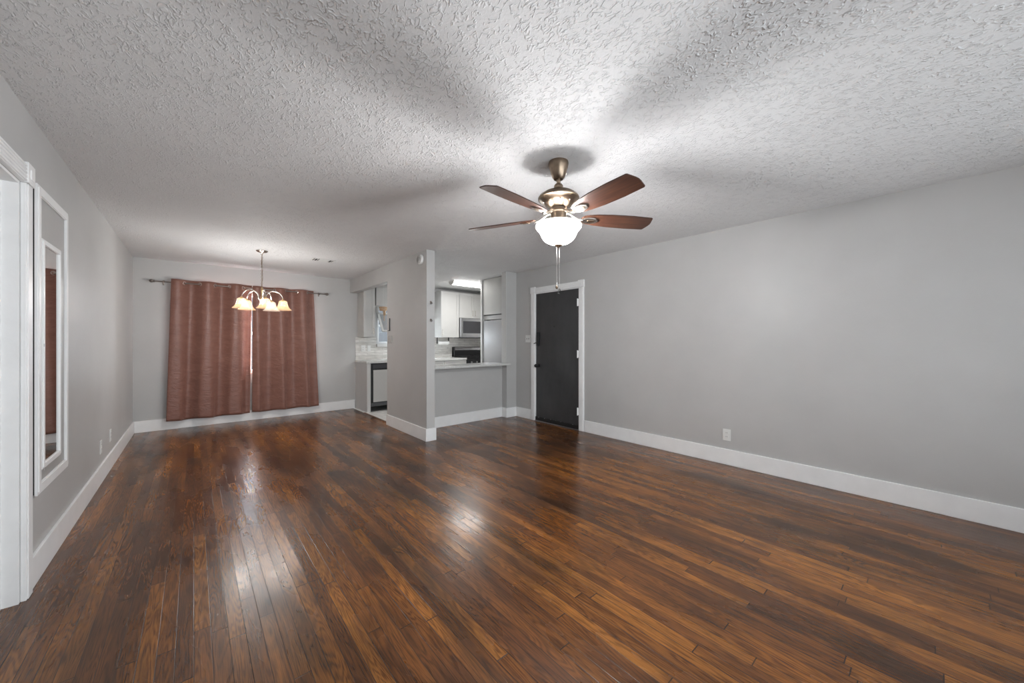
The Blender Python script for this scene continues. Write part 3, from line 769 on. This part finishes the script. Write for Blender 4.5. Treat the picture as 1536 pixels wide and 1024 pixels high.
# base cabinets
BY = 6.665
r = thing('base_cabinet', 'grey end panel and white front of the base run beside the dining opening', 'cabinet', (2.36, YB, 0))
MB().box(2.335, 2.355, BY, YB - .002, 0, .875).build('end_panel', 'wall', r)
MB().box(2.335, 2.40, BY - .018, BY, 0.0, .875, .002).build('front_stile', 'cab', r)
dw = thing('dishwasher', 'white-fronted dishwasher with black surround under the counter', 'dishwasher', (2.70, YB, 0))
MB().box(2.402, 2.998, BY + .002, YB - .01, .10, .870).build('body', 'dark', dw)
MB().box(2.402, 2.998, BY - .016, BY + .002, .098, .870, .002).build('black_frame', 'dark', dw)
MB().box(2.445, 2.955, BY - .028, BY - .014, .175, .755, .002).build('front_panel', 'cab', dw)
MB().box(2.43, 2.97, BY - .030, BY - .014, .775, .858, .003).build('control_strip', 'glassdark', dw)
MB().box(2.55, 2.85, BY - .036, BY - .028, .77, .785, .002).build('latch_handle', 'dark', dw)
MB().box(2.41, 2.99, BY - .020, BY - .0, .10, .16, .002).build('toe_panel', pbr('grey_toe_panel', (0.09, 0.095, 0.10), .4), dw)
def base(x0, x1, doors, label):
    r = thing('base_cabinet', label, 'cabinet', ((x0 + x1) / 2, YB, 0))
    MB().box(x0, x1, BY, YB - .002, .10, .875).box(x0, x1, BY + .07, YB - .05, 0, .10).build('body', 'cab', r)
    wd = (x1 - x0) / doors
    for i in range(doors):
        a, c = x0 + i * wd + .002, x0 + (i + 1) * wd - .002
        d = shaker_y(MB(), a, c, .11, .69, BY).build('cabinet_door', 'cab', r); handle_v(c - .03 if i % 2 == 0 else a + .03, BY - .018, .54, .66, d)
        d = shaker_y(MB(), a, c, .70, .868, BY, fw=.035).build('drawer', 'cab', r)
    return r
base(3.002, 3.90, 2, 'white sink base cabinet under the kitchen window')
base(3.904, 4.450, 1, 'white base cabinet left of the range')
o = MB().box(2.318, 4.452, BY - .035, YB - .010, .877, .915, .003).build('countertop', 'quartz', origin=(3.4, YB, .877))
tag(o, 'pale quartz countertop along the kitchen back wall', 'countertop')
# range
rg = thing('gas_range', 'stainless and black gas range with raised back panel', 'stove', (4.84, YB, 0))
R0, R1 = 4.462, 5.215
MB().box(R0, R1, BY - .02, YB - .02, .02, .90, .003).build('body', 'dark', rg)
MB().box(R0 + .01, R1 - .01, BY - .045, BY - .018, .22, .72, .004).build('oven_door', 'steel', rg)
MB().tube([(R0 + .06, BY - .08, .69), (R1 - .06, BY - .08, .69)], .011).build('oven_handle', 'steel', rg, True)
MB().box(R0, R1, BY - .045, BY - .018, .75, .89, .005).build('control_panel', 'dark', rg)
for i in range(5):
    x = R0 + .1 + i * .138
    MB().lathe([(.020, 0), (.018, .022), (.0, .024)], tr=Matrix.Translation((x, BY - .044, .82)) @ Matrix.Rotation(PI / 2, 4, 'X')).build('knob', 'steel', rg, True)
MB().box(R0, R1, BY - .04, YB - .02, .90, .922, .004).build('cooktop', 'dark', rg)
for gx in (R0 + .03, R0 + .39):
    m = MB(); g1 = gx + .33
    for y_ in (BY + .0, BY + .12, BY + .24, BY + .36, BY + .46): m.box(gx, g1, y_ - .006, y_ + .006, .940, .952, .002)
    for x_ in (gx, gx + .11, gx + .22, g1): m.box(x_ - .006, x_ + .006, BY - .0, BY + .46, .938, .952, .002)
    for x_ in (gx, g1):
        for y_ in (BY, BY + .46): m.box(x_ - .008, x_ + .008, y_ - .008, y_ + .008, .92, .945)
    m.build('burner_grate', 'dark', rg)
bk = MB().box(R0, R1, YB - .085, YB - .014, .915, 1.06, .004).build('back_panel', 'dark', rg)
m = MB()
poly = [(YB - .095, 1.055), (YB - .105, 1.075), (YB - .085, 1.125), (YB - .05, 1.148), (YB - .014, 1.150), (YB - .014, 1.04)]
m.prism(poly, R0 + .03, R1 - .02, lambda y_, z_, x_: (x_, y_, z_)); m.build('backguard', 'steel', bk)
MB().box(R0, R0 + .035, YB - .10, YB - .014, .92, 1.145, .01).build('backguard_end', 'dark', bk)
# paper towel under the cabinet
pt = thing('paper_towel_holder', 'white paper towel roll on dark bracket below the tall wall cabinet', 'paper towel', (4.1, 7.05, 1.2))
MB().cyl((3.985, 7.06, 1.245), (4.245, 7.06, 1.245), .045, 20).build('paper_roll', 'paper', pt, True)
MB().box(3.968, 3.978, 7.04, 7.08, 1.22, 1.357, .002).cyl((3.97, 7.06, 1.245), (4.26, 7.06, 1.245), .008).box(4.252, 4.260, 7.04, 7.08, 1.22, 1.357, .002).build('bracket', 'dark', pt)
# hanging tan ornament
hx, hy = 2.69, 6.80
ho = thing('hanging_ornament', 'small tan hanging ornament below the short cabinet by the opening', 'ornament', (hx, hy, 1.7))
MB().lathe([(.0, 1.925), (.075, 1.92), (.078, 1.90), (.070, 1.893), (.072, 1.865), (.058, 1.845), (.0, 1.845)], hx, hy, 20).build('cap', 'tan', ho, True)
MB().cyl((hx + .02, hy, 1.85), (hx + .02, hy, 1.76), .028, 12, .020).build('bell', 'tan', ho, True)
MB().cyl((hx + .015, hy, 1.77), (hx + .015, hy, 1.66), .008, 8).build('tassel', 'tan', ho, True)
MB().cyl((hx, hy, 1.92), (hx, hy, 2.44), .0015, 6).build('cord', 'plastic', ho, True)
# bar counter
o = MB().box(PX1, SX + .022, SY0 - .075, SY1 + .26, .877, .908, .004).build('bar_counter', 'quartz', origin=(3.1, 4.8, .877))
# notch is not needed: the slab runs in front of and beside the stub
bpy.data.objects.remove(o)
m = MB().box(PX1, SX - .013, SY0 - .075, SY1 + .26, .877, .908, .003).box(SX - .014, SX + .03, SY0 - .075, SY0 - .002, .877, .908, .003)
tag(m.build('bar_counter', 'quartz', origin=(3.1, 4.8, .877)), 'pale quartz bar countertop on the grey half wall', 'countertop')
# fridge, its panel and cabinet
fr = thing('refrigerator', 'tall grey steel refrigerator beyond the bar counter', 'refrigerator', (4.5, 5.22, 0))
FRX = 4.135; FY_0, FY_1 = 4.86, 5.60
MB().box(FRX + .06, FRX + .75, FY_0, FY_1, .02, 1.66, .006).build('body', 'fridge', fr)
d = MB().box(FRX, FRX + .056, FY_0, FY_1, .06, .70, .008).build('lower_door', 'fridge', fr)
MB().tube([(FRX, FY_0 + .05, .30), (FRX - .035, FY_0 + .05, .32), (FRX - .035, FY_0 + .05, .64), (FRX, FY_0 + .05, .66)], .009).build('handle', 'steel', d, True)
d = MB().box(FRX, FRX + .056, FY_0, FY_1, .706, 1.66, .008).build('upper_door', 'fridge', fr)
MB().tube([(FRX, FY_0 + .05, .76), (FRX - .035, FY_0 + .05, .78), (FRX - .035, FY_0 + .05, 1.3), (FRX, FY_0 + .05, 1.32)], .009).build('handle', 'steel', d, True)
MB().box(FRX + .01, FRX + .08, FY_1 - .12, FY_1 - .05, 1.66, 1.672, .002).build('hinge_cover', 'dark', fr)
fc = thing('fridge_cabinet', 'greige cabinet above the refrigerator reaching the ceiling', 'cabinet', (4.5, 5.2, 1.765))
MB().box(FRX + .022, FRX + .65, FY_0 - .02, FY_1 + .024, 1.765, 2.437).build('body', 'cab', fc)
MB().box(FRX, FRX + .022, FY_0 - .01, FY_1 + .015, 1.768, 2.425, .002).build('cabinet_door', 'cabgrey', fc)
MB().box(FRX + .02, FRX + .035, FY_0 - .02, FY_1 + .02, 1.755, 1.767).build('bottom_shade', 'slot', fc)  # dark strip standing in for the shade under the cabinet
MB().box(FRX + .025, FRX + .045, FY_0 - .02, FY_1 + .024, 1.676, 1.752).build('filler_strip', 'cab', fc)
MB().box(FRX - .02, FRX + .70, FY_1 + .025, FY_1 + .065, 0, 2.436, .001).build('side_panel', 'cab', fc)
# kitchen tube light
kl = thing('kitchen_ceiling_light', 'lit fluorescent wraparound light on the kitchen ceiling', 'ceiling light', (4.1, 6.08, H))
MB().box(3.72, 4.48, 6.00, 6.16, H - .02, H, .004).build('base', 'plastic', kl)
m = MB(); poly = [(6.08 + .085 * math.cos(t_), H - .02 - .058 * math.sin(t_)) for t_ in [PI * i / 14 for i in range(15)]]
m.prism(poly, 3.735, 4.465, lambda y_, z_, x_: (x_, y_, z_)); m.build('diffuser', 'diffuser', kl, True)
for x_ in (3.722, 4.467):
    MB().prism([(6.08 + .09 * math.cos(t_), H - .012 - .07 * math.sin(t_)) for t_ in [PI * i / 14 for i in range(15)]], x_, x_ + .013, lambda y_, z_, xx: (xx, y_, z_)).build('end_cap', 'cabgrey', kl)
